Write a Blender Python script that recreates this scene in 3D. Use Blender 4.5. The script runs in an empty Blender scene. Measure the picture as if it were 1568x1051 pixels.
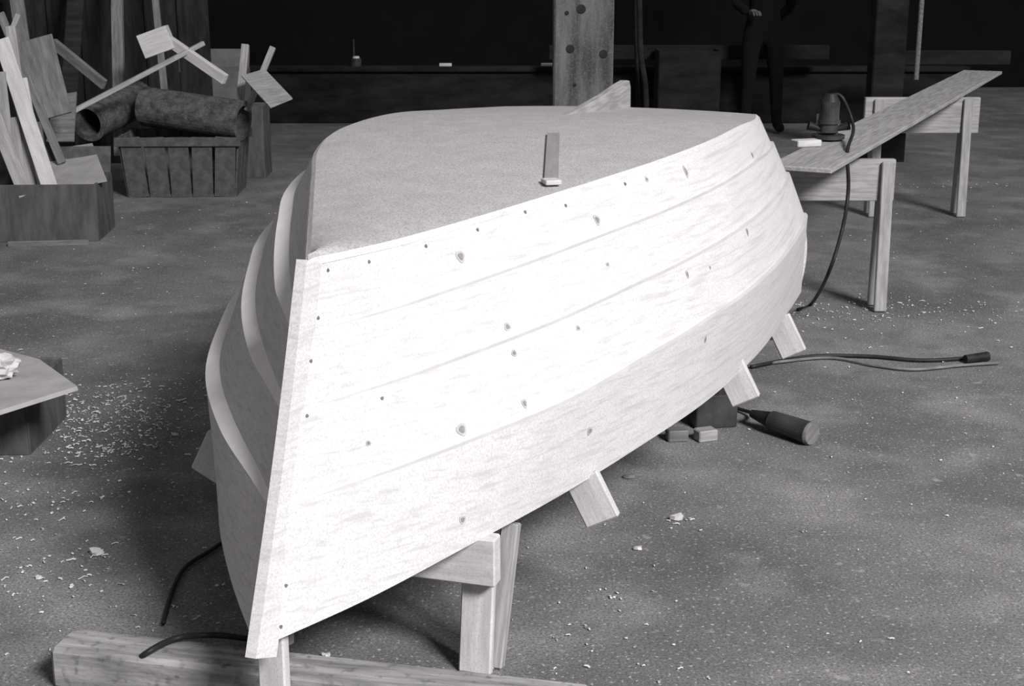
import bpy, bmesh, math, random
import numpy as np
from mathutils import Vector, Matrix
from mathutils.bvhtree import BVHTree
random.seed(7)
D=bpy.data; SC=bpy.context.scene
# ------------------------------------------------------------------ camera
H=1.6; F=2200.0; PIT=math.radians(15.2); CP=math.cos(PIT); SP=math.sin(PIT)
cam=D.objects.new('camera',D.cameras.new('camera')); SC.collection.objects.link(cam)
cam.location=(0,0,H); cam.rotation_euler=(math.radians(90)-PIT,0,0)
cam.data.sensor_width=36; cam.data.lens=36*F/1568; cam.data.clip_end=200
SC.camera=cam
def ray(u,v):
    x=(u-784)/F; y=-(v-525.5)/F
    return Vector((x,CP+y*SP,-SP+y*CP))
def G(u,v,z=0.0):          # survey point: where a sight line meets height z
    d=ray(u,v); t=(z-H)/d.z
    return Vector((0,0,H))+d*t
def GY(u,v,Y):
    d=ray(u,v); return Vector((0,0,H))+d*(Y/d.y)
# ------------------------------------------------------------------ materials
def mat(name,c1,c2,scale=(1,1,1),ns=4,rough=.85,bump=.15,detail=8,lo=.35,hi=.65,speck=None,grain=None):
    m=D.materials.new(name); m.use_nodes=True; nt=m.node_tree; N=nt.nodes; L=nt.links
    b=N['Principled BSDF']; b.inputs['Roughness'].default_value=rough
    b.inputs['Specular IOR Level'].default_value=.25
    tc=N.new('ShaderNodeTexCoord'); mp=N.new('ShaderNodeMapping'); mp.inputs['Scale'].default_value=scale
    L.new(tc.outputs['Object'],mp.inputs[0])
    n=N.new('ShaderNodeTexNoise'); n.inputs['Scale'].default_value=ns; n.inputs['Detail'].default_value=detail
    n.inputs['Roughness'].default_value=.6
    L.new(mp.outputs[0],n.inputs[0])
    r=N.new('ShaderNodeValToRGB'); r.color_ramp.elements[0].position=lo; r.color_ramp.elements[1].position=hi
    t=lambda c:(c,c*.975,c*.985,1)
    r.color_ramp.elements[0].color=t(c1); r.color_ramp.elements[1].color=t(c2)
    L.new(n.outputs[0],r.inputs[0]); col=r.outputs[0]
    def mix(col,tex,l,h,c,fac=1.0):
        rr=N.new('ShaderNodeValToRGB'); rr.color_ramp.elements[0].position=l; rr.color_ramp.elements[1].position=h
        rr.color_ramp.elements[1].color=(fac,fac,fac,1)
        L.new(tex,rr.inputs[0]); mx=N.new('ShaderNodeMixRGB'); L.new(rr.outputs[0],mx.inputs[0])
        L.new(col,mx.inputs[1]); mx.inputs[2].default_value=t(c); return mx.outputs[0]
    if speck:
        for (ss,l,h,c,fac) in speck:
            n2=N.new('ShaderNodeTexNoise'); n2.inputs['Scale'].default_value=ss; n2.inputs['Detail'].default_value=3
            L.new(tc.outputs['Object'],n2.inputs[0]); col=mix(col,n2.outputs[0],l,h,c,fac)
    if grain:
        g_scale,gc,gf=grain
        w=N.new('ShaderNodeTexNoise'); w.inputs['Scale'].default_value=g_scale; w.inputs['Detail'].default_value=2
        w.inputs['Distortion'].default_value=.4
        mp2=N.new('ShaderNodeMapping'); mp2.inputs['Scale'].default_value=(.022,.3,1.3); mp2.inputs['Rotation'].default_value=(0,math.radians(-3),0)
        L.new(tc.outputs['Object'],mp2.inputs[0]); L.new(mp2.outputs[0],w.inputs[0])
        col=mix(col,w.outputs[0],.5,.72,gc,gf)
    L.new(col,b.inputs['Base Color'])
    if bump:
        bn=N.new('ShaderNodeBump'); bn.inputs['Strength'].default_value=bump; bn.inputs['Distance'].default_value=.02
        L.new(n.outputs[0],bn.inputs['Height']); L.new(bn.outputs[0],b.inputs['Normal'])
    return m
M_PLANK=mat('fresh_pine_planking',.64,.70,(1,5,9),5,.65,.02,speck=[(220,.42,.75,.44,.75)],grain=(75,.47,.7))
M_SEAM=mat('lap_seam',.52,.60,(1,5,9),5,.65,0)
M_BOT=mat('bottom_plywood',.43,.50,(2,2,2),6,.8,.05,speck=[(200,.42,.72,.24,.85)])
M_EDGE=mat('port_ledge_lit',.84,.92,(1,5,5),5,.6,.03)  # port ledges near white: light catching them is painted into the colour
M_KNOT=mat('knot',.20,.28,(1,1,1),60,.7,0)
M_NAIL=mat('nail_hole',.12,.18,(1,1,1),60,.7,0)
M_LUM=mat('raw_lumber',.50,.66,(1,8,8),6,.75,.1,speck=[(200,.5,.75,.34,.5)])
M_LUM2=mat('weathered_lumber',.26,.42,(1,10,10),6,.85,.2)
M_LUM3=mat('grey_lumber',.12,.22,(1,8,8),6,.85,.2)
M_CARD=mat('grey_board',.30,.40,(1,1,1),8,.9,.05)
M_BAT=mat('batten_wood',.25,.30,(8,1,8),8,.9,.05)
M_CBOX=mat('cardboard',.12,.18,(1,1,1),5,.9,.1)
M_FLOOR=mat('concrete_floor',.14,.26,(1,1,1),.9,.9,.25,detail=12,lo=.33,hi=.68,
   speck=[(1.1,.50,.66,.09,.5),(2.6,.50,.72,.38,.6),(7,.52,.75,.09,.4),(150,.42,.72,.05,.8),(22,.64,.74,.45,.4),(90,.61,.70,.55,.7)])
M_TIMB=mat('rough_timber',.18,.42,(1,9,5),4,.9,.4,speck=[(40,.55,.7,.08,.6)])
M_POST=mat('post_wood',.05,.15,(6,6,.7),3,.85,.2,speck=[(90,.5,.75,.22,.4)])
M_DARK=mat('shade_black_boards',.001,.003,(1,1,1),3,.95,.1)  # back wall near black: shade of the shed's depth put into the colour
M_LOW=mat('near_black_low_wall',.005,.02,(1,1,3),3,.9,.2)  # near-black tone for the low wall and other background parts
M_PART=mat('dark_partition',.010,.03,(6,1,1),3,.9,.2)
M_BLACK=mat('black_rubber',.012,.03,(1,1,1),10,.5,0)
M_TOOL=mat('dark_metal',.03,.07,(1,1,1),10,.35,0)
M_CHROME=mat('bare_metal',.5,.6,(1,1,1),10,.3,0)
M_CRATE=mat('painted_crate',.06,.115,(4,4,1),4,.85,.2)
M_ROLL=mat('roofing_felt',.04,.12,(3,3,3),6,.9,.2,speck=[(120,.55,.7,.25,.5)])
M_CHIP=mat('shaving',.50,.7,(1,1,1),20,.8,0)
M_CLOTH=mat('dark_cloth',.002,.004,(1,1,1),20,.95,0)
M_SKIN=mat('skin',.08,.11,(1,1,1),20,.7,0)
M_HOLE=mat('bolt_hole',.015,.03,(1,1,1),20,.9,0)
# ------------------------------------------------------------------ helpers
def link(o): SC.collection.objects.link(o); return o
def obj(name,verts,faces,m=None,smooth=False,mats=None,fm=None,M=None,recenter=True):
    if M is None and recenter:
        c=sum((Vector(v) for v in verts),Vector())/len(verts); verts=[Vector(v)-c for v in verts]; M=Matrix.Translation(c)
    me=D.meshes.new(name); me.from_pydata([tuple(v) for v in verts],[],faces)
    for x in (mats or [m]): me.materials.append(x)
    if fm:
        for p,i in zip(me.polygons,fm): p.material_index=i
    if smooth:
        for p in me.polygons: p.use_smooth=True
    me.update(); o=link(D.objects.new(name,me))
    if M is not None: o.matrix_world=M
    return o
def bevel(o,w=.004,seg=1):
    bm=bmesh.new(); bm.from_mesh(o.data)
    bmesh.ops.bevel(bm,geom=bm.edges[:],offset=w,segments=seg,affect='EDGES',clamp_overlap=True)
    bm.to_mesh(o.data); bm.free(); return o
def board(name,p1,p2,w,t,wdir,m,bv=.004,taper=1.0):
    p1=Vector(p1);p2=Vector(p2);X=(p2-p1);L=X.length;X.normalize();W=Vector(wdir);W=(W-X*W.dot(X)).normalized();Nn=X.cross(W)
    v=[]
    for sx in (-1,1):
        k=taper if sx>0 else 1
        for sy in (-1,1):
            for sz in (-1,1): v.append(Vector((sx*L/2,sy*w/2*k,sz*t/2)))
    f=[(0,1,3,2),(4,6,7,5),(0,4,5,1),(2,3,7,6),(0,2,6,4),(1,5,7,3)]
    R=Matrix((X,W,Nn)).transposed().to_4x4(); R.translation=(p1+p2)/2
    o=obj(name,v,f,m,M=R)
    if bv: bevel(o,bv)
    return o
def box(name,c,s,m,rz=0,bv=.004,rx=0,ry=0):
    R=Matrix.Translation(c)@Matrix.Rotation(rz,4,'Z')@Matrix.Rotation(rx,4,'X')@Matrix.Rotation(ry,4,'Y')
    v=[Vector((a*s[0]/2,b*s[1]/2,d*s[2]/2)) for a in (-1,1) for b in (-1,1) for d in (-1,1)]
    f=[(0,1,3,2),(4,6,7,5),(0,4,5,1),(2,3,7,6),(0,2,6,4),(1,5,7,3)]
    o=obj(name,v,f,m,M=R)
    if bv: bevel(o,bv)
    return o
def cyl(name,p1,p2,r1,r2,m,seg=24,hollow=None):
    p1=Vector(p1);p2=Vector(p2);Z=(p2-p1);L=Z.length;Z.normalize();X=Z.orthogonal().normalized();Y=Z.cross(X)
    R=Matrix((X,Y,Z)).transposed().to_4x4(); R.translation=(p1+p2)/2
    v=[];f=[]
    prof=[(r1,-L/2),(r2,L/2)] if not hollow else [(hollow,-L/2),(r1,-L/2),(r2,L/2),(hollow,L/2)]
    n=len(prof)
    for i in range(seg):
        a=2*math.pi*i/seg
        for r,z in prof: v.append((r*math.cos(a),r*math.sin(a),z))
    for i in range(seg):
        j=(i+1)%seg
        rng=range(n) if hollow else range(n-1)
        for k in rng: f.append((i*n+k,j*n+k,j*n+(k+1)%n,i*n+(k+1)%n))
    if not hollow:
        f.append(tuple(i*n for i in range(seg))[::-1]); f.append(tuple(i*n+1 for i in range(seg)))
    return obj(name,v,f,m,M=R)
def tube(name,pts,r,m,seg=8,sub=8):
    pts=[Vector(p) for p in pts]; P=[]
    for i in range(len(pts)-1):
        p0=pts[max(i-1,0)];p1=pts[i];p2=pts[i+1];p3=pts[min(i+2,len(pts)-1)]
        for k in range(sub):
            t=k/sub; P.append(.5*((2*p1)+(p2-p0)*t+(2*p0-5*p1+4*p2-p3)*t*t+(3*p1-p0-3*p2+p3)*t**3))
    P.append(pts[-1]); v=[];f=[]
    up=Vector((0,0,1))
    for i,p in enumerate(P):
        d=(P[min(i+1,len(P)-1)]-P[max(i-1,0)]).normalized()
        a=d.cross(up); 
        if a.length<.1: a=d.cross(Vector((1,0,0)))
        a.normalize(); b=a.cross(d)
        for k in range(seg):
            an=2*math.pi*k/seg; v.append(p+a*r*math.cos(an)+b*r*math.sin(an))
    for i in range(len(P)-1):
        for k in range(seg): f.append((i*seg+k,i*seg+(k+1)%seg,(i+1)*seg+(k+1)%seg,(i+1)*seg+k))
    f.append(tuple(range(seg))[::-1]); f.append(tuple(range(len(P)*seg-seg,len(P)*seg)))
    return obj(name,v,f,m,smooth=True)
def group(name,parts,loc=None,rz=0):
    bpy.context.view_layer.update()
    if loc is None:
        c=sum((o.matrix_world.translation for o in parts),Vector())/len(parts); loc=Vector((c.x,c.y,0))
    e=link(D.objects.new(name,None)); e.empty_display_size=.1; e.location=loc; e.rotation_euler=(0,0,rz)
    bpy.context.view_layer.update()
    for o in parts:
        o.parent=e; o.matrix_parent_inverse=e.matrix_world.inverted()
    return e
# ------------------------------------------------------------------ boat
A0=Vector((-.428,2.914,0)); ROT=math.radians(73.0)
BM=Matrix.Translation(A0)@Matrix.Rotation(ROT,4,'Z')
def LB(s,w,z): return Vector((s,-w,z))        # boat-local (x aft, y port)
def WB(s,w,z): return BM@LB(s,w,z)
c0=[(0,0,.975),(.10,.045,.977),(.25,.112,.98),(.5,.222,.995),(.85,.375,1.022),(1.15,.50,1.046),(1.5,.585,1.06),(2,.615,1.055),(2.5,.595,1.02),(3.05,.53,.98)]
c4=[(-.298,0,.246),(-.1,.157,.287),(.1,.291,.33),(.4,.44,.365),(.7,.56,.395),(1.1,.67,.41),(1.6,.742,.415),(2.2,.76,.395),(2.8,.75,.34),(3.05,.725,.29)]
def curve(pts):
    P=np.array(pts,float); d=np.r_[0,np.cumsum(np.linalg.norm(np.diff(P,axis=0),axis=1))]; d/=d[-1]
    m=np.zeros_like(P)
    for i in range(len(P)):
        if i==0: m[i]=(P[1]-P[0])/(d[1]-d[0])
        elif i==len(P)-1: m[i]=(P[-1]-P[-2])/(d[-1]-d[-2])
        else: m[i]=(P[i+1]-P[i-1])/(d[i+1]-d[i-1])
    def f(t):
        i=min(max(np.searchsorted(d,t)-1,0),len(P)-2); h=d[i+1]-d[i]; x=(t-d[i])/h
        return (2*x**3-3*x*x+1)*P[i]+(x**3-2*x*x+x)*h*m[i]+(-2*x**3+3*x*x)*P[i+1]+(x**3-x*x)*h*m[i+1]
    return f
f0=curve(c0); f4=curve(c4)
GB=[0,.19,.40,.65,1]; GS=[0,.14,.31,.54,1]
def gk(k,t): return GB[k]+(GS[k]-GB[k])*t
def bulge(g,t): return .085*math.sin(math.pi*g**1.3)*min(1,max(0,t/.35))+.055*math.sin(math.pi*g**2.0)*math.exp(-((t-.2)/.11)**2)*min(1,t/.08)
def surf(g,t,off=0.0):
    e=1e-3
    def base(t):
        p=f0(t)*(1-g)+f4(t)*g; p=p.copy(); p[1]+=bulge(g,t); return p
    p=base(t); q=base(min(1,t+e)); r=base(max(0,t-e)); d=q-r; n=np.array([-d[1],d[0],0]); n/=np.linalg.norm(n)+1e-9
    p=p+n*off; p[1]=max(p[1],.004); return p
NT=72; TS=[(i/NT)**1.25 for i in range(NT+1)]
def strip(rows,mi,V,Fa,FM,flip):
    base=len(V)
    n=len(rows[0])
    for r in rows: V.extend(r)
    for a in range(len(rows)-1):
        for i in range(n-1):
            q=(base+a*n+i,base+(a+1)*n+i,base+(a+1)*n+i+1,base+a*n+i+1)
            Fa.append(q[::-1] if flip else q); FM.append(mi)
parts=[]; hullobs=[]
for side,nm in ((1,'strakes_starboard'),(-1,'strakes_port')):
    STEP=.012 if side>0 else .028
    BEV=.003 if side>0 else .030
    V=[];Fa=[];FM=[]
    fl=side>0
    def row(gf,of): return [LB(*(lambda p:(p[0],side*p[1],p[2]))(surf(gf(t),t,of(t)))) for t in TS]
    for k in range(4):
        ot=(lambda t:0.0) if k==0 else (lambda t: STEP*min(1,.15+t/.12))
        rows=[]
        for j in range(4):
            x=j/3
            top=row(lambda t:gk(k,t),ot); bot=row(lambda t:gk(k+1,t),lambda t:0.0)
            rows.append([a.lerp(b,x) for a,b in zip(top,bot)])
        strip(rows,0,V,Fa,FM,fl)
        if k>0:
            strip([row(lambda t:gk(k,t)-BEV,lambda t:-.002),row(lambda t:gk(k,t),ot)],1,V,Fa,FM,fl)
    strip([row(lambda t:1.0,lambda t:0.0),row(lambda t:1.0,lambda t:-.016)],1,V,Fa,FM,fl)
    strip([row(lambda t:1.0,lambda t:-.016),row(lambda t:.5,lambda t:-.022),row(lambda t:.02,lambda t:-.018)],0,V,Fa,FM,fl)
    o=obj(nm,V,Fa,smooth=True,mats=[M_PLANK,M_SEAM if side>0 else M_EDGE],fm=FM,M=BM.copy())  # same wood on both sides; port ledges get the painted-light colour
    parts.append(o); hullobs.append(o)
V=[];Fa=[];FM=[]; rows=[]
NU=12
for j in range(NU+1):
    u=-1+2*j/NU; r=[]
    for t in TS:
        p=surf(0,t); ww=max(p[1]-.012,.001); r.append(LB(p[0]+(.012 if t<.02 else 0),u*ww,p[2]+.008+.012*(1-u*u)))
    rows.append(r)
strip(rows,0,V,Fa,FM,True)
for sd in (1,-1):
    a=[];b=[]
    for t in TS:
        p=surf(0,t); ww=max(p[1]-.012,.001); a.append(LB(p[0]+(.012 if t<.02 else 0),sd*ww,p[2]+.008)); b.append(LB(p[0],sd*(p[1]+.003),p[2]-.004))
    strip([a,b],1,V,Fa,FM,sd>0)
o=obj('bottom_panel',V,Fa,smooth=True,mats=[M_BOT,M_PLANK],fm=FM,M=BM.copy()); parts.append(o); hullobs.append(o)
# transom
ring=[]
for k in range(21):
    g=k/20; p=surf(g,.992,-.004); ring.append((p[0],p[1],p[2]))
poly=[LB(*p) for p in ring]+[LB(p[0],-p[1],p[2]) for p in ring[::-1]]
n=len(poly); v=poly+[p-Vector((.025,0,0)) for p in poly]
parts.append(obj('transom',v,[tuple(range(n)),tuple(range(n,2*n))[::-1]]+[(i,n+i,n+(i+1)%n,(i+1)%n) for i in range(n)],M_PLANK,M=BM.copy()))
# stem
V=[];Fa=[];ns=16
for i in range(ns+1):
    g=-.012+1.03*i/ns; s=-.298*g; z=.975+(.246-.975)*g
    bow=.012*math.sin(math.pi*max(0,min(1,g)))
    s+=bow
    wt=.010+.010*g
    for (ds,w) in ((-.020,-.012),(-.020,.012),(.03,.012+wt),(.03,-.012-wt)): V.append(LB(s+ds,w,z-ds*.35))
for i in range(ns):
    for k in range(4): Fa.append((i*4+k,i*4+(k+1)%4,(i+1)*4+(k+1)%4,(i+1)*4+k))
Fa+= [(3,2,1,0),(ns*4,ns*4+1,ns*4+2,ns*4+3)]
parts.append(obj('stem',V,Fa,M_PLANK,M=BM.copy()))
parts.append(board('stem_leg',WB(-.215,-.005,.30),WB(-.215,-.005,0),.062,.028,WB(0,1,0)-WB(0,0,0),M_LUM))
# skeg
zc=lambda s: float(np.interp(s,[p[0] for p in c0],[p[2] for p in c0]))+.016
prof=[(2.02,0),(2.3,.028),(2.6,.062),(2.85,.098),(2.97,.112),(3.02,.11),(3.045,.085),(3.05,0)]
top=[(s,zc(s)+h) for s,h in prof]; bot=[(s,zc(s)-.02) for s,h in prof[::-1]]
pl=top+bot; n=len(pl)
v=[LB(s,.014,z) for s,z in pl]+[LB(s,-.014,z) for s,z in pl]
parts.append(bevel(obj('skeg',v,[tuple(range(n))[::-1],tuple(range(n,2*n))]+[(i,(i+1)%n,n+(i+1)%n,n+i) for i in range(n)],M_LUM2,M=BM.copy()),.002))
# moulds with projecting ends
for i,(s,(u,v)) in enumerate(((.52,(928,799)),(1.40,(1146,615)),(2.2,(1219,543)))):
    d=ray(u,v); C=Vector((0,0,H)); ax=(WB(1,0,0)-WB(0,0,0)); k=(WB(s,0,0)-C).dot(ax)/d.dot(ax); e=BM.inverted()@(C+d*k)
    we,ze=-e.y,e.z
    for sd in (1,-1):
        w2=we-.006+(.035 if (sd<0 and i==0) else 0)
        en=WB(s,sd*w2,ze); dr=(WB(0,sd*.46,-.89)-WB(0,0,0)).normalized(); L=.125 if i==0 else .14
        parts.append(board('mould_%d_%s'%(i+1,'a' if sd>0 else 'b'),en-dr*L,en,.090,.022,WB(0,1,0)-WB(0,0,0),M_LUM))
        parts.append(board('mould_%d_%s_upper'%(i+1,'a' if sd>0 else 'b'),WB(s+.024,sd*(w2-.16),ze+.30),WB(s+.024,sd*(w2-.055),ze+.05),.07,.022,WB(0,1,0)-WB(0,0,0),M_LUM))
    parts.append(board('mould_%d_cross'%(i+1),WB(s+.048,-we+.14,ze+.24),WB(s+.048,we-.14,ze+.24),.1,.022,(0,0,1),M_LUM))
# knots & nails, seated on the planking
bvs=[]
for o in hullobs:
    me=o.data; bvs.append(BVHTree.FromPolygons([o.matrix_world@v.co for v in me.vertices],[tuple(p.vertices) for p in me.polygons]))
def hit(u,v):
    best=None
    for b in bvs:
        r=b.ray_cast(Vector((0,0,H)),ray(u,v).normalized())
        if r[0] is not None and (best is None or r[3]<best[3]): best=r
    return best
# thin batten lying on the bottom, following its curve
V=[];Fa=[];R0=10; up=Vector((0,0,1))
for i in range(R0+1):
    x=i/R0; v=282+(207-282)*x
    L_=hit(833+5*x,v)[0]; R_=hit(855+2*x,v)[0]
    V+=[L_,L_+up*.007,R_+up*.007,R_]
for i in range(R0):
    for k in range(3): Fa.append((i*4+k,(i+1)*4+k,(i+1)*4+k+1,i*4+k+1))
Fa+=[(0,1,2,3),(R0*4+3,R0*4+2,R0*4+1,R0*4)]
parts.append(obj('batten',V,Fa,M_BAT))
a=hit(832,284)[0]; b=hit(856,283)[0]
parts.append(board('batten_block',a+up*.009,b+up*.009,.05,.012,WB(1,0,0)-WB(0,0,0),M_LUM,.002))
knots=[(705,393,7,9),(914,337,5,8),(1050,263,4,9),(777,501,5,6),(787,541,4,5),(707,658,7,9),(803,618,4,7),(708,796,5,6),(903,660,5,6),(564,679,3.5,4),(885,503,3.5,4),(930,405,3,3),(1052,420,3,6),(1144,355,3,6),(1087,410,2,3),(1152,238,3,5),(990,275,3,4),(1080,520,3,5)]
nails=[(476,553),(430,960),(438,897),(565,401),(502,414),(652,377),(731,352),(804,325),(866,315),(957,282),(470,637),(487,487),(700,848),(585,610)]
V=[];Fa=[];FM=[]
ax=(WB(1,0,0)-WB(0,0,0))
for idx,(u,v,a,b) in enumerate(knots+[(x,y,2.2,2.8) for x,y in nails]):
    r=hit(u,v)
    if not r: continue
    p,nrm,_,dist=r
    if nrm.dot(ray(u,v))>0: nrm=-nrm
    ver=Vector((0,0,1)); ver=(ver-nrm*ver.dot(nrm)).normalized(); hor=ver.cross(nrm)
    foc=F/dist
    for ring_i,(kk,mi,of) in enumerate(((1.1,0,.0012),(.65,1,.0018)) if idx<len(knots) else ((1,2,.0015),)):
        b0=len(V); n=14
        for j in range(n):
            an=2*math.pi*j/n; rr=kk*(1+.12*math.sin(3*an+idx))
            V.append(p+nrm*of+hor*(a*1.15*rr*math.cos(an)/foc)+ver*(b*rr*math.sin(an)/foc))
        Fa.append(tuple(range(b0,b0+n))); FM.append(mi)
M_KN0=mat('knot_halo',.42,.50,(1,1,1),60,.7,0)
parts.append(obj('knots_and_nails',V,Fa,mats=[M_KN0,M_KNOT,M_NAIL],fm=FM))
group('lapstrake_boat_hull',parts,loc=A0,rz=ROT)
# ------------------------------------------------------------------ sawhorses
def horse(name,pa,pb,top,apron,m,legw=.055,splay=.1,inset=.04,thick=.04):
    pa=Vector((pa[0],pa[1],0));pb=Vector((pb[0],pb[1],0)); d=(pb-pa).normalized(); nn=Vector((-d.y,d.x,0)); up=Vector((0,0,1)); ps=[]
    ps.append(board('beam',pa+up*(top-apron/2),pb+up*(top-apron/2),apron,thick,(0,0,1),m))
    i=0
    for base in (pa+d*(inset),pb-d*(inset)):
        for sg in (-1,1):
            i+=1
            ps.append(board('leg_%d'%i,base+nn*sg*(thick/2+.013)+up*(top-.01),base+nn*sg*(thick/2+.013+splay)+up*.004,legw,.024,d,m))
    return group(name,ps)
ra=WB(0,1,0)-WB(0,0,0); ra.z=0
f=G(728,1030); ps=[]
f=Vector((f.x,f.y,0)); hz=.345
endp=f+ra*.055; otherp=f-ra*.60
bt=lambda p,z:Vector((p.x,p.y,z))
ps.append(board('beam',bt(endp,hz-.06),bt(otherp,hz-.06),.115,.045,(0,0,1),M_LUM))
ps.append(board('leg_1',bt(f,0.0)-ax*.0,bt(f,hz-.09)+ax*.035,.078,.022,ra,M_LUM))
lf=G(757,1022); ps.append(board('leg_2',lf,G(783,800,.33),.042,.03,ra,M_LUM2))
g2=f-ra*.5
ps.append(board('leg_3',bt(g2,0),bt(g2,hz-.09)+ax*.035,.078,.022,ra,M_LUM))
ps.append(board('leg_4',bt(g2+ax*.16,0),bt(g2,0)+ax*.05+Vector((0,0,hz)),.05,.03,ra,M_LUM2))
group('low_sawhorse',ps)
pa=WB(2.5,-.55,0); pb=WB(2.5,.5,0)
horse('low_sawhorse.001',pa,pb,.36,.1,M_LUM2,splay=.08)
r1=G(1345,478); r2=G(1468,333)
horse('sawhorse',(.82,r1.y+.06),(r1.x+.045,r1.y+.06),.70,.19,M_LUM2,splay=.03)
horse('sawhorse.001',(r2.x-.62,r2.y+.06),(r2.x+.09,r2.y+.06),.74,.22,M_LUM2,splay=.03,inset=.08)
pn=G(1228,257,.745); pf=G(1500,113,.765)
d=(pf-pn).normalized(); 
board('long_plank',pn-d*.05,pf+d*.15,.27,.022,(1,-.4,0),M_LUM2)
# ------------------------------------------------------------------ router on plank
q=G(1268,212,.768)+Vector((0,.0,0)); ps=[]
ps.append(cyl('base',q+up*.0,q+up*.018,.075,.075,M_TOOL)); ps.append(cyl('motor',q+up*.03,q+up*.17,.042,.046,M_TOOL))
ps.append(cyl('cap',q+up*.17,q+up*.205,.046,.028,M_BLACK)); ps.append(cyl('collar',q+up*.07,q+up*.085,.052,.052,M_TOOL))
for sx in (-1,1):
    ps.append(cyl('handle_%d'%(sx+2),q+Vector((sx*.04,0,.045)),q+Vector((sx*.095,0,.06)),.012,.022,M_BLACK))
    ps.append(cyl('pillar_%d'%(sx+2),q+Vector((sx*.045,.03,.015)),q+Vector((sx*.045,.03,.11)),.007,.007,M_CHROME))
ps.append(tube('cord',[q+up*.2,q+Vector((.05,-.02,.19)),q+Vector((.1,-.06,.06)),G(1291,235,.74)+Vector((0,-.08,.02)),GY(1299,290,5.95),GY(1290,350,5.9),GY(1268,420,5.85),G(1242,466,.01),G(1222,474,.01)],.008,M_BLACK))
group('wood_router',ps)
bx=G(1256,222,.762); box('wood_offcut',(bx.x-.07,bx.y-.03,.775),(.12,.07,.03),M_LUM,.3)
# ------------------------------------------------------------------ timber and cords on floor
t1=G(112,960,.10); t2=G(905,1046,.10); d=(t2-t1).normalized(); nn=Vector((d.y,-d.x,0))
board('floor_timber',t1+nn*.055-Vector((0,0,.05)),t2+nn*.055-Vector((0,0,.05)),.11,.1,nn,M_TIMB,.01)
tube('extension_cord',[G(345,828,.01),G(320,845,.01),G(285,868,.01),G(266,900,.01),G(250,955,.01)],.006,M_BLACK)
tube('extension_cord.001',[G(372,985,.03)+Vector((0,.06,-.02)),G(330,973,.11),G(270,978,.112),G(225,1000,.112),G(205,1020,.05),G(190,1046,.01),G(178,1075,.01)],.007,M_BLACK)
tube('extension_cord.002',[G(1150,562,.01),G(1240,546,.01),G(1330,546,.01),G(1410,552,.01),G(1478,549,.01)],.008,M_BLACK)
tube('extension_cord.003',[G(1180,556,.01),G(1270,548,.01),G(1340,560,.01),G(1400,566,.01),G(1470,560,.01),G(1530,556,.01)],.006,M_LUM3)
cyl('cord_plug',G(1478,550,.02),G(1512,546,.02),.016,.02,M_BLACK)
ps=[]
p=G(1182,644,.045); p2=G(1240,664,.04)
ps.append(cyl('body',p,p2,.034,.04,M_TOOL)); ps.append(cyl('band',p2,p2+(p2-p).normalized()*.012,.041,.036,M_LUM3))
ps.append(cyl('nose',p-(p2-p).normalized()*.09,p,.014,.03,M_BLACK))
ps.append(tube('cord',[p-(p2-p).normalized()*.08,G(1150,632,.02),G(1120,622,.01),G(1085,600,.01)],.007,M_BLACK))
group('electric_sander',ps)
ps=[]
c=G(1090,650,.0)
ps.append(box('case',(c.x,c.y,.06),(.15,.1,.12),M_TOOL,.2))
for i in range(3): ps.append(box('rib_%d'%(i+1),(c.x-.05+i*.045,c.y-.052+i*.009,.06),(.012,.01,.1),M_LUM3,.2,.001))
ps.append(cyl('knob',(c.x+.02,c.y,.12),(c.x+.02,c.y,.15),.02,.015,M_BLACK)); group('tool_case',ps)
for i,(u,v,w) in enumerate(((1036,674,.07),(1080,674,.07))):
    c=G(u,v); box('wood_block' if i==0 else 'wood_block.001',(c.x,c.y,.02),(w,.05,.04),M_LUM3 if i==0 else M_LUM2,.15+i*.2)
# ------------------------------------------------------------------ left clutter
def crate(name,c,w,dp,h,m,rz=0,fl=.04,slats=5):
    ps=[];R=Matrix.Translation(c)@Matrix.Rotation(rz,4,'Z')
    T=lambda x,y,z:R@Vector((x,y,z))
    for sy in (-1,1):
        for i in range(slats):
            x0=-w/2+(i+.5)*w/slats; k=1+2*fl/w
            ps.append(board('slat_%d_%d'%(sy+1,i),T(x0,sy*dp/2,.0),T(x0*k,sy*(dp/2+fl),h),w/slats*.95,.015,R.to_3x3()@Vector((1,0,0)),m,.003))
        ps.append(board('rim_%d'%(sy+1),T(-w/2-fl-.02,sy*(dp/2+fl+.01),h-.03),T(w/2+fl+.02,sy*(dp/2+fl+.01),h-.03),.06,.02,(0,0,1),m,.003))
    for sx in (-1,1):
        for i in range(3):
            y0=-dp/2+(i+.5)*dp/3
            ps.append(board('end_%d_%d'%(sx+1,i),T(sx*w/2,y0,0),T(sx*(w/2+fl),y0*(1+2*fl/dp),h),dp/3*.96,.015,R.to_3x3()@Vector((0,1,0)),m,.003))
    ps.append(box('bottom',T(0,0,.01),(w,dp,.02),m,rz,.002))
    return group(name,ps)
cc=G(276,303); crate('wooden_crate',Vector((cc.x,cc.y+.25,0)),.72,.45,.41,M_CRATE,.03)
ra1=GY(222,163,9.95); rb1=GY(372,185,9.75); cyl('felt_roll',ra1,rb1,.135,.135,M_ROLL,32,hollow=.10)
ra2=GY(212,150,10.35); rb2=GY(135,188,9.75); cyl('felt_roll.001',ra2,rb2,.13,.13,M_ROLL,32,hollow=.095)
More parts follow.
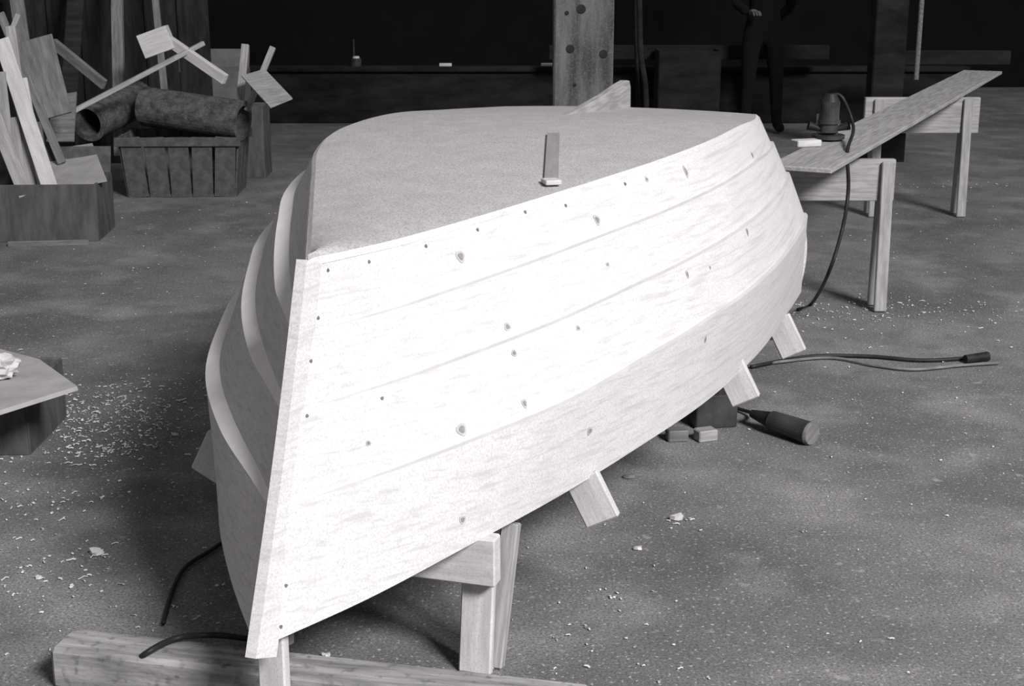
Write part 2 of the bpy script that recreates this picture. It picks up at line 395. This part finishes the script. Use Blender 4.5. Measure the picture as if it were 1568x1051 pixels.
def carton(name,c,w,dp,h,m,rz=0,flaps=()):
    R=Matrix.Translation(c)@Matrix.Rotation(rz,4,'Z'); ps=[]
    for nm,ce,sz in (('front',(0,-dp/2,h/2),(w,.012,h)),('back',(0,dp/2,h/2),(w,.012,h)),('side_1',(-w/2,0,h/2),(.012,dp,h)),('side_2',(w/2,0,h/2),(.012,dp,h)),('base',(0,0,.01),(w,dp,.02))):
        ps.append(box(nm,R@Vector(ce),sz,m,rz,.003))
    for fn in flaps:
        if fn=='r': ps.append(board('flap_right',R@Vector((w/2,0,h)),R@Vector((w/2+.16,0,h-.06)),dp,.008,R.to_3x3()@Vector((0,1,0)),m,.002))
        if fn=='l': ps.append(board('flap_left',R@Vector((-w/2,0,h)),R@Vector((-w/2-.12,0,h+.12)),dp,.008,R.to_3x3()@Vector((0,1,0)),m,.002))
        if fn=='b': ps.append(board('flap_back',R@Vector((0,dp/2,h)),R@Vector((0,dp/2+.06,h+.15)),w,.008,R.to_3x3()@Vector((1,0,0)),m,.002))
    return group(name,ps)
c=G(385,272); carton('cardboard_box',Vector((c.x,c.y+.15,0)),.20,.3,.52,M_CRATE)
c=G(300,235); carton('cardboard_box.001',Vector((c.x,c.y+.3,0)),.75,.5,.66,M_CBOX,0,('b',))
c=G(70,372); carton('cardboard_box.002',Vector((c.x-.1,c.y+.25,0)),.75,.45,.33,M_CRATE,.06,('b',))
def scrap(name,a,b,Ya,Yb,w,t,m,wd=(1,0,.0)): return board(name,GY(a[0],a[1],Ya),GY(b[0],b[1],Yb),w,t,wd,m,.003)
sl=[((2,60),(78,292),8.5,8.2,.09,M_LUM),((15,40),(50,287),8.6,8.3,.06,M_LUM2),((35,120),(66,290),8.5,8.25,.05,M_LUM),((0,110),(15,245),8.3,8.3,.06,M_LUM2),((20,180),(35,290),8.4,8.3,.06,M_LUM2),((28,22),(0,90),8.7,8.6,.03,M_LUM2),((50,60),(80,180),8.9,8.7,.24,M_LUM3),((0,20),(95,250),8.8,8.5,.05,M_LUM3),((-20,150),(40,300),8.3,8.1,.08,M_LUM2)]
for i,(a,b,ya,yb,w,m) in enumerate(sl): scrap('scrap_board' if i==0 else 'scrap_board.%03d'%i,a,b,ya,yb,w,.018,m)
def sheet(name,P,m,t=.012):
    nn=(P[1]-P[0]).cross(P[2]-P[0]).normalized()*t; n=len(P); v=P+[p-nn for p in P]
    return obj(name,v,[tuple(range(n)),tuple(range(n,2*n))[::-1]]+[(i,n+i,n+(i+1)%n,(i+1)%n) for i in range(n)],m)
sheet('leaning_panel',[GY(66,234,8.75),GY(142,222,8.8),GY(164,278,8.2),GY(84,294,8.15)],M_CARD)
sheet('leaning_panel.001',[GY(370,118,9.75),GY(406,108,9.8),GY(448,152,9.4),GY(414,166,9.35)],M_LUM2)
scrap('long_stick',(113,170),(312,66),9.3,9.9,.03,.03,M_LUM2,(0,0,1))
scrap('wood_chunk',(218,72),(262,56),9.9,9.9,.16,.1,M_LUM,(.3,0,1))
scrap('wood_offcut.001',(258,62),(345,122),9.9,9.7,.07,.04,M_LUM,(0,0,1))
scrap('wood_offcut.002',(376,68),(366,170),10.0,9.9,.05,.04,M_LUM2,(1,0,0))
scrap('wood_offcut.003',(418,72),(378,170),9.9,9.8,.04,.03,M_LUM2,(1,0,0))
scrap('wood_offcut.004',(82,66),(160,130),9.9,9.7,.07,.03,M_LUM3,(0,0,1))
scrap('leaning_pole',(178,-60),(184,240),10.8,10.2,.08,.05,M_LUM3,(1,0,0))
scrap('leaning_pole.001',(232,-60),(262,240),11.0,10.5,.05,.03,M_LUM3,(1,0,0))
scrap('leaning_pole.002',(120,-60),(100,240),10.9,10.3,.12,.03,M_PART,(1,0,0))
scrap('leaning_pole.003',(20,-40),(60,240),10.9,10.3,.10,.03,M_LUM3,(1,0,0))
sheet('scrap_bundle_board',[GY(84,148,9.2),GY(118,142,9.2),GY(114,218,9.0),GY(72,218,9.0)],M_LUM3)
c1=G(12,374,.012); c2=G(136,371,.012); board('floor_stick',c1,c2,.03,.02,(0,0,1),M_LUM3,.003)
c=G(0,700)
carton('cardboard_box.003',Vector((c.x-.12,c.y+.22,0)),.42,.40,.22,M_CRATE,.0)
pl=[G(-60,655,.26),G(0,636,.26),G(120,598,.26),G(62,556,.26),G(0,540,.26),G(-90,545,.26)]
sheet('loose_panel',[p for p in pl],M_CARD,.014)
bm=bmesh.new(); bmesh.ops.create_icosphere(bm,subdivisions=3,radius=.06)
for vv in bm.verts: vv.co*= random.uniform(.75,1.15); vv.co.z*=.7
me=D.meshes.new('crumpled_paper'); bm.to_mesh(me); bm.free(); me.materials.append(M_LUM); o=link(D.objects.new('crumpled_paper',me)); o.location=G(2,560,.315)
# ------------------------------------------------------------------ building
def plane(name,v,m): return obj(name,v,[(0,1,2,3)],m)
plane('floor',[(-14,-4,0),(14,-4,0),(14,22,0),(-14,22,0)],M_FLOOR)
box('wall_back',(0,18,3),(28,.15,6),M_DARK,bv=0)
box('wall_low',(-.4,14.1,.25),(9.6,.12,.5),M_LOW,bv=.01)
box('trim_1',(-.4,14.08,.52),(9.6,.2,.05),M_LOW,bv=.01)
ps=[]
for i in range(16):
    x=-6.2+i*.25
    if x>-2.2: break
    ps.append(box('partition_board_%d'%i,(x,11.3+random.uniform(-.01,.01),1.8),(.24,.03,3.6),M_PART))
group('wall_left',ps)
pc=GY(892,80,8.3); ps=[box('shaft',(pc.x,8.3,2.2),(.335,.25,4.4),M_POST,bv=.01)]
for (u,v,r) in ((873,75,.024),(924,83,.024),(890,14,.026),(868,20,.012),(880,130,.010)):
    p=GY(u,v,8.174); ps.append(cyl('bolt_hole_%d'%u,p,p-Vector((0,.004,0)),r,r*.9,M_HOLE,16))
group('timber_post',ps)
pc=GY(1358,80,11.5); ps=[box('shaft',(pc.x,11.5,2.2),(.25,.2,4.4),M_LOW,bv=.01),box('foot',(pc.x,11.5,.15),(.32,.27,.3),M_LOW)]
group('timber_post.001',ps)
p=GY(1382,60,11.3); box('painted_light_gap',(p.x,11.45,1.25),(.035,.02,.62),M_LUM,bv=.002)  # pale board painted in for light showing through a gap
p=GY(1408,50,11.9); cyl('hanging_pipe',(p.x,11.9,.6),(p.x,11.9,4),.02,.02,M_LUM3)
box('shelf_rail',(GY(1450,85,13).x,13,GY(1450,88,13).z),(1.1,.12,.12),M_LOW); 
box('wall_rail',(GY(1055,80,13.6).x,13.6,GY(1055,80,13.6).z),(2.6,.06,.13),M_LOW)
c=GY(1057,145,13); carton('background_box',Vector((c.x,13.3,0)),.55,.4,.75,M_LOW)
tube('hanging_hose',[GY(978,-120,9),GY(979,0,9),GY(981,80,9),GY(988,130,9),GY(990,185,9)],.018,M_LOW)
tube('hanging_hose.001',[GY(968,-120,9.1),GY(972,0,9.1),GY(975,100,9.1),GY(978,190,9.1)],.012,M_LOW)
p=GY(545,98,14.05); ps=[cyl('jar',(p.x,14.08,.545),(p.x,14.08,.62),.05,.05,M_TOOL),cyl('lid',(p.x,14.08,.62),(p.x,14.08,.64),.035,.03,M_CHROME),cyl('neck',(p.x-.02,14.08,.64),(p.x-.02,14.08,.8),.008,.008,M_TOOL)]
group('oil_lamp',ps)
for i,u in enumerate((682,838)):
    p=GY(u,112,14.0); board('small_offcut' if i==0 else 'small_offcut.001',(p.x-.06,14.05,.56),(p.x+.06,14.05,.56),.05,.03,(0,1,0),M_LUM)
# ------------------------------------------------------------------ person in the dark
def skinobj(name,vs,es,rad,m,root=0):
    me=D.meshes.new(name); me.from_pydata(vs,es,[]); o=link(D.objects.new(name,me)); me.materials.append(m)
    md=o.modifiers.new('s','SKIN'); 
    for i,r in enumerate(rad): me.skin_vertices[0].data[i].radius=(r,r)
    me.skin_vertices[0].data[root].use_root=True
    md.use_smooth_shade=True
    o.modifiers.new('u','SUBSURF').levels=2; o.modifiers['u'].render_levels=2
    bpy.context.view_layer.update()
    dg=bpy.context.evaluated_depsgraph_get(); m2=D.meshes.new_from_object(o.evaluated_get(dg)); o.modifiers.clear(); o.data=m2
    return o
px=GY(1168,60,13.2).x; O=Vector((px,13.2,0))
vs=[(0,0,.95),(0,0,1.12),(0,-.01,1.3),(0,0,1.45),(0,0,1.52),
 (-.1,0,.88),(-.12,-.03,.5),(-.13,.02,.09),(-.14,-.12,.045),
 (.1,0,.88),(.14,.02,.5),(.17,.06,.09),(.19,-.08,.045),
 (-.19,0,1.41),(-.25,.03,1.16),(-.17,-.18,1.09),
 (.19,0,1.41),(.27,.10,1.15),(.12,.20,.98)]
es=[(0,1),(1,2),(2,3),(3,4),(0,5),(5,6),(6,7),(7,8),(0,9),(9,10),(10,11),(11,12),(3,13),(13,14),(14,15),(3,16),(16,17),(17,18)]
rad=[.15,.135,.16,.13,.06,.1,.07,.05,.045,.1,.07,.05,.045,.065,.05,.04,.065,.05,.04]
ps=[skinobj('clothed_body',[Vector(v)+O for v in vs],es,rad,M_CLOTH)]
bm=bmesh.new(); bmesh.ops.create_uvsphere(bm,u_segments=24,v_segments=16,radius=1)
for v in bm.verts:
    x,y,z=v.co; 
    if z<0: x*=1+.25*z; y*=1+.1*z
    if y<-.8 and abs(x)<.25 and -.35<z<.05: y-=.22
    v.co=Vector((x*.078,y*.098,z*.118))
me=D.meshes.new('head'); bm.to_mesh(me); bm.free(); me.materials.append(M_SKIN)
for p in me.polygons: p.use_smooth=True
o=link(D.objects.new('head',me)); o.location=O+Vector((0,-.02,1.64)); ps.append(o)
bm=bmesh.new(); bmesh.ops.create_uvsphere(bm,u_segments=24,v_segments=16,radius=1)
bmesh.ops.delete(bm,geom=[v for v in bm.verts if v.co.z<.2-.9*v.co.y],context='VERTS')
me=D.meshes.new('hair'); bm.to_mesh(me); bm.free(); me.materials.append(M_CLOTH)
o=link(D.objects.new('hair',me)); o.scale=(.084,.104,.124); o.location=O+Vector((0,-.015,1.645)); ps.append(o)
for sx in (-1,1):
    ps.append(cyl('ear_%d'%(sx+2),O+Vector((sx*.074,0,1.635)),O+Vector((sx*.088,.01,1.64)),.026,.018,M_SKIN,12))
    ps.append(cyl('eye_%d'%(sx+2),O+Vector((sx*.03,-.10,1.655)),O+Vector((sx*.03,-.113,1.655)),.014,.010,M_BLACK,12))
ps.append(box('mouth',O+Vector((0,-.112,1.575)),(.045,.012,.01),M_BLACK))
def hand(name,w,dirv,side):
    X=Vector(dirv).normalized(); S=X.cross(Vector((0,0,1))); S=(S if S.length>.1 else Vector((0,1,0))).normalized()*side; Nn=X.cross(S)
    vs=[w,w+X*.05,w+X*.085];es=[(0,1),(1,2)];rad=[.026,.03,.03]
    for i,(of,L) in enumerate(((-.03,.065),(-.01,.078),(.01,.073),(.03,.058))):
        b=len(vs); q=w+X*.09+S*of
        vs+=[q,q+X*L*.5,q+X*L*.8+Nn*.02,q+X*L*.9+Nn*.04]; es+=[(2,b),(b,b+1),(b+1,b+2),(b+2,b+3)]; rad+=[.011,.0095,.009,.008]
    b=len(vs); vs+=[w+X*.035-S*.035,w+X*.065-S*.055+Nn*.01,w+X*.095-S*.055+Nn*.02]; es+=[(1,b),(b,b+1),(b+1,b+2)]; rad+=[.013,.011,.009]
    return skinobj(name,vs,es,rad,M_SKIN)
ps.append(hand('hand_1',O+Vector((-.16,-.2,1.09)),(.3,-.9,.1),1)); ps.append(hand('hand_2',O+Vector((.11,.21,.97)),(-1,.1,-.1),-1))
group('standing_person',ps,loc=O)
# ------------------------------------------------------------------ shavings
V=[];Fa=[]
def chip(p,L,w):
    a=random.uniform(0,math.pi*2); d=Vector((math.cos(a),math.sin(a),0)); n=Vector((-d.y,d.x,0)); c=random.uniform(.1,.5)*L; b=len(V)
    tw=random.uniform(-.5,.5)
    for i in range(4):
        x=(i/3-.5); z=.003+c*(.25-x*x)*1.5
        wob=n*math.sin(x*5+tw)*L*.2
        V.append(p+d*L*x+wob+n*w/2+Vector((0,0,z))); V.append(p+d*L*x+wob-n*w/2+Vector((0,0,z+tw*w*.5+.002)))
    for i in range(3): Fa.append((b+2*i,b+2*i+1,b+2*i+3,b+2*i+2))
for i in range(1600):
    chip(Vector((random.uniform(-3.4,4),random.uniform(2.2,9.5),0)),abs(random.gauss(0,.006))+.003,random.uniform(.002,.004))
for (u,v,n,sx,sy) in ((135,640,800,.17,.24),(180,690,130,.1,.06),(60,770,110,.2,.15),(60,880,80,.1,.1),(150,855,14,.02,.02),(200,900,80,.25,.15),(1300,480,300,.35,.15),(1420,470,90,.4,.1),(1040,798,12,.02,.015),(940,1010,30,.2,.1),(960,915,16,.08,.05),(250,640,180,.15,.2),(1440,285,90,.5,.1)):
    c=G(u,v)
    for i in range(n): chip(Vector((random.gauss(c.x,sx),random.gauss(c.y,sy),0)),abs(random.gauss(.005,.008))+.003,random.uniform(.002,.006))
obj('wood_shavings',V,Fa,M_CHIP)
for i,(u,v) in enumerate(((1038,797),(150,850),(978,843),(962,733),(268,668),(160,690),(500,1008),(60,888))):
    c=G(u,v,.0); s=random.uniform(.008,.015)
    if i in (0,1,3): s=.022
    V2=[];n=8
    for k in range(n):
        a=2*math.pi*k/n; r=s*random.uniform(.6,1.1); V2.append(c+Vector((r*math.cos(a),r*.6*math.sin(a),.003)))
    for k in range(n): V2.append(V2[k]*1.0+Vector((random.uniform(-.004,.004),random.uniform(-.004,.004),s*random.uniform(.3,.8))))
    obj('wood_chip' if i==0 else 'wood_chip.%03d'%i,V2,[tuple(range(n,2*n))]+[(k,(k+1)%n,n+(k+1)%n,n+k) for k in range(n)],M_CHIP if i not in (3,) else M_LUM3)
# ------------------------------------------------------------------ light
w=D.worlds.new('world'); SC.world=w; w.use_nodes=True; w.node_tree.nodes['Background'].inputs[0].default_value=(1,.985,.985,1); w.node_tree.nodes['Background'].inputs[1].default_value=.19
l=D.lights.new('window_light','AREA'); l.shape='RECTANGLE'; l.size=4.0; l.size_y=3.0; l.energy=3500; l.color=(1,.99,.985)
lo=link(D.objects.new('window_light',l)); lo.location=(7,-6.2,9.6); lo.rotation_euler=(Vector((.0,3.6,.5))-lo.location).to_track_quat('-Z','Y').to_euler()
SC.view_settings.view_transform='Standard'
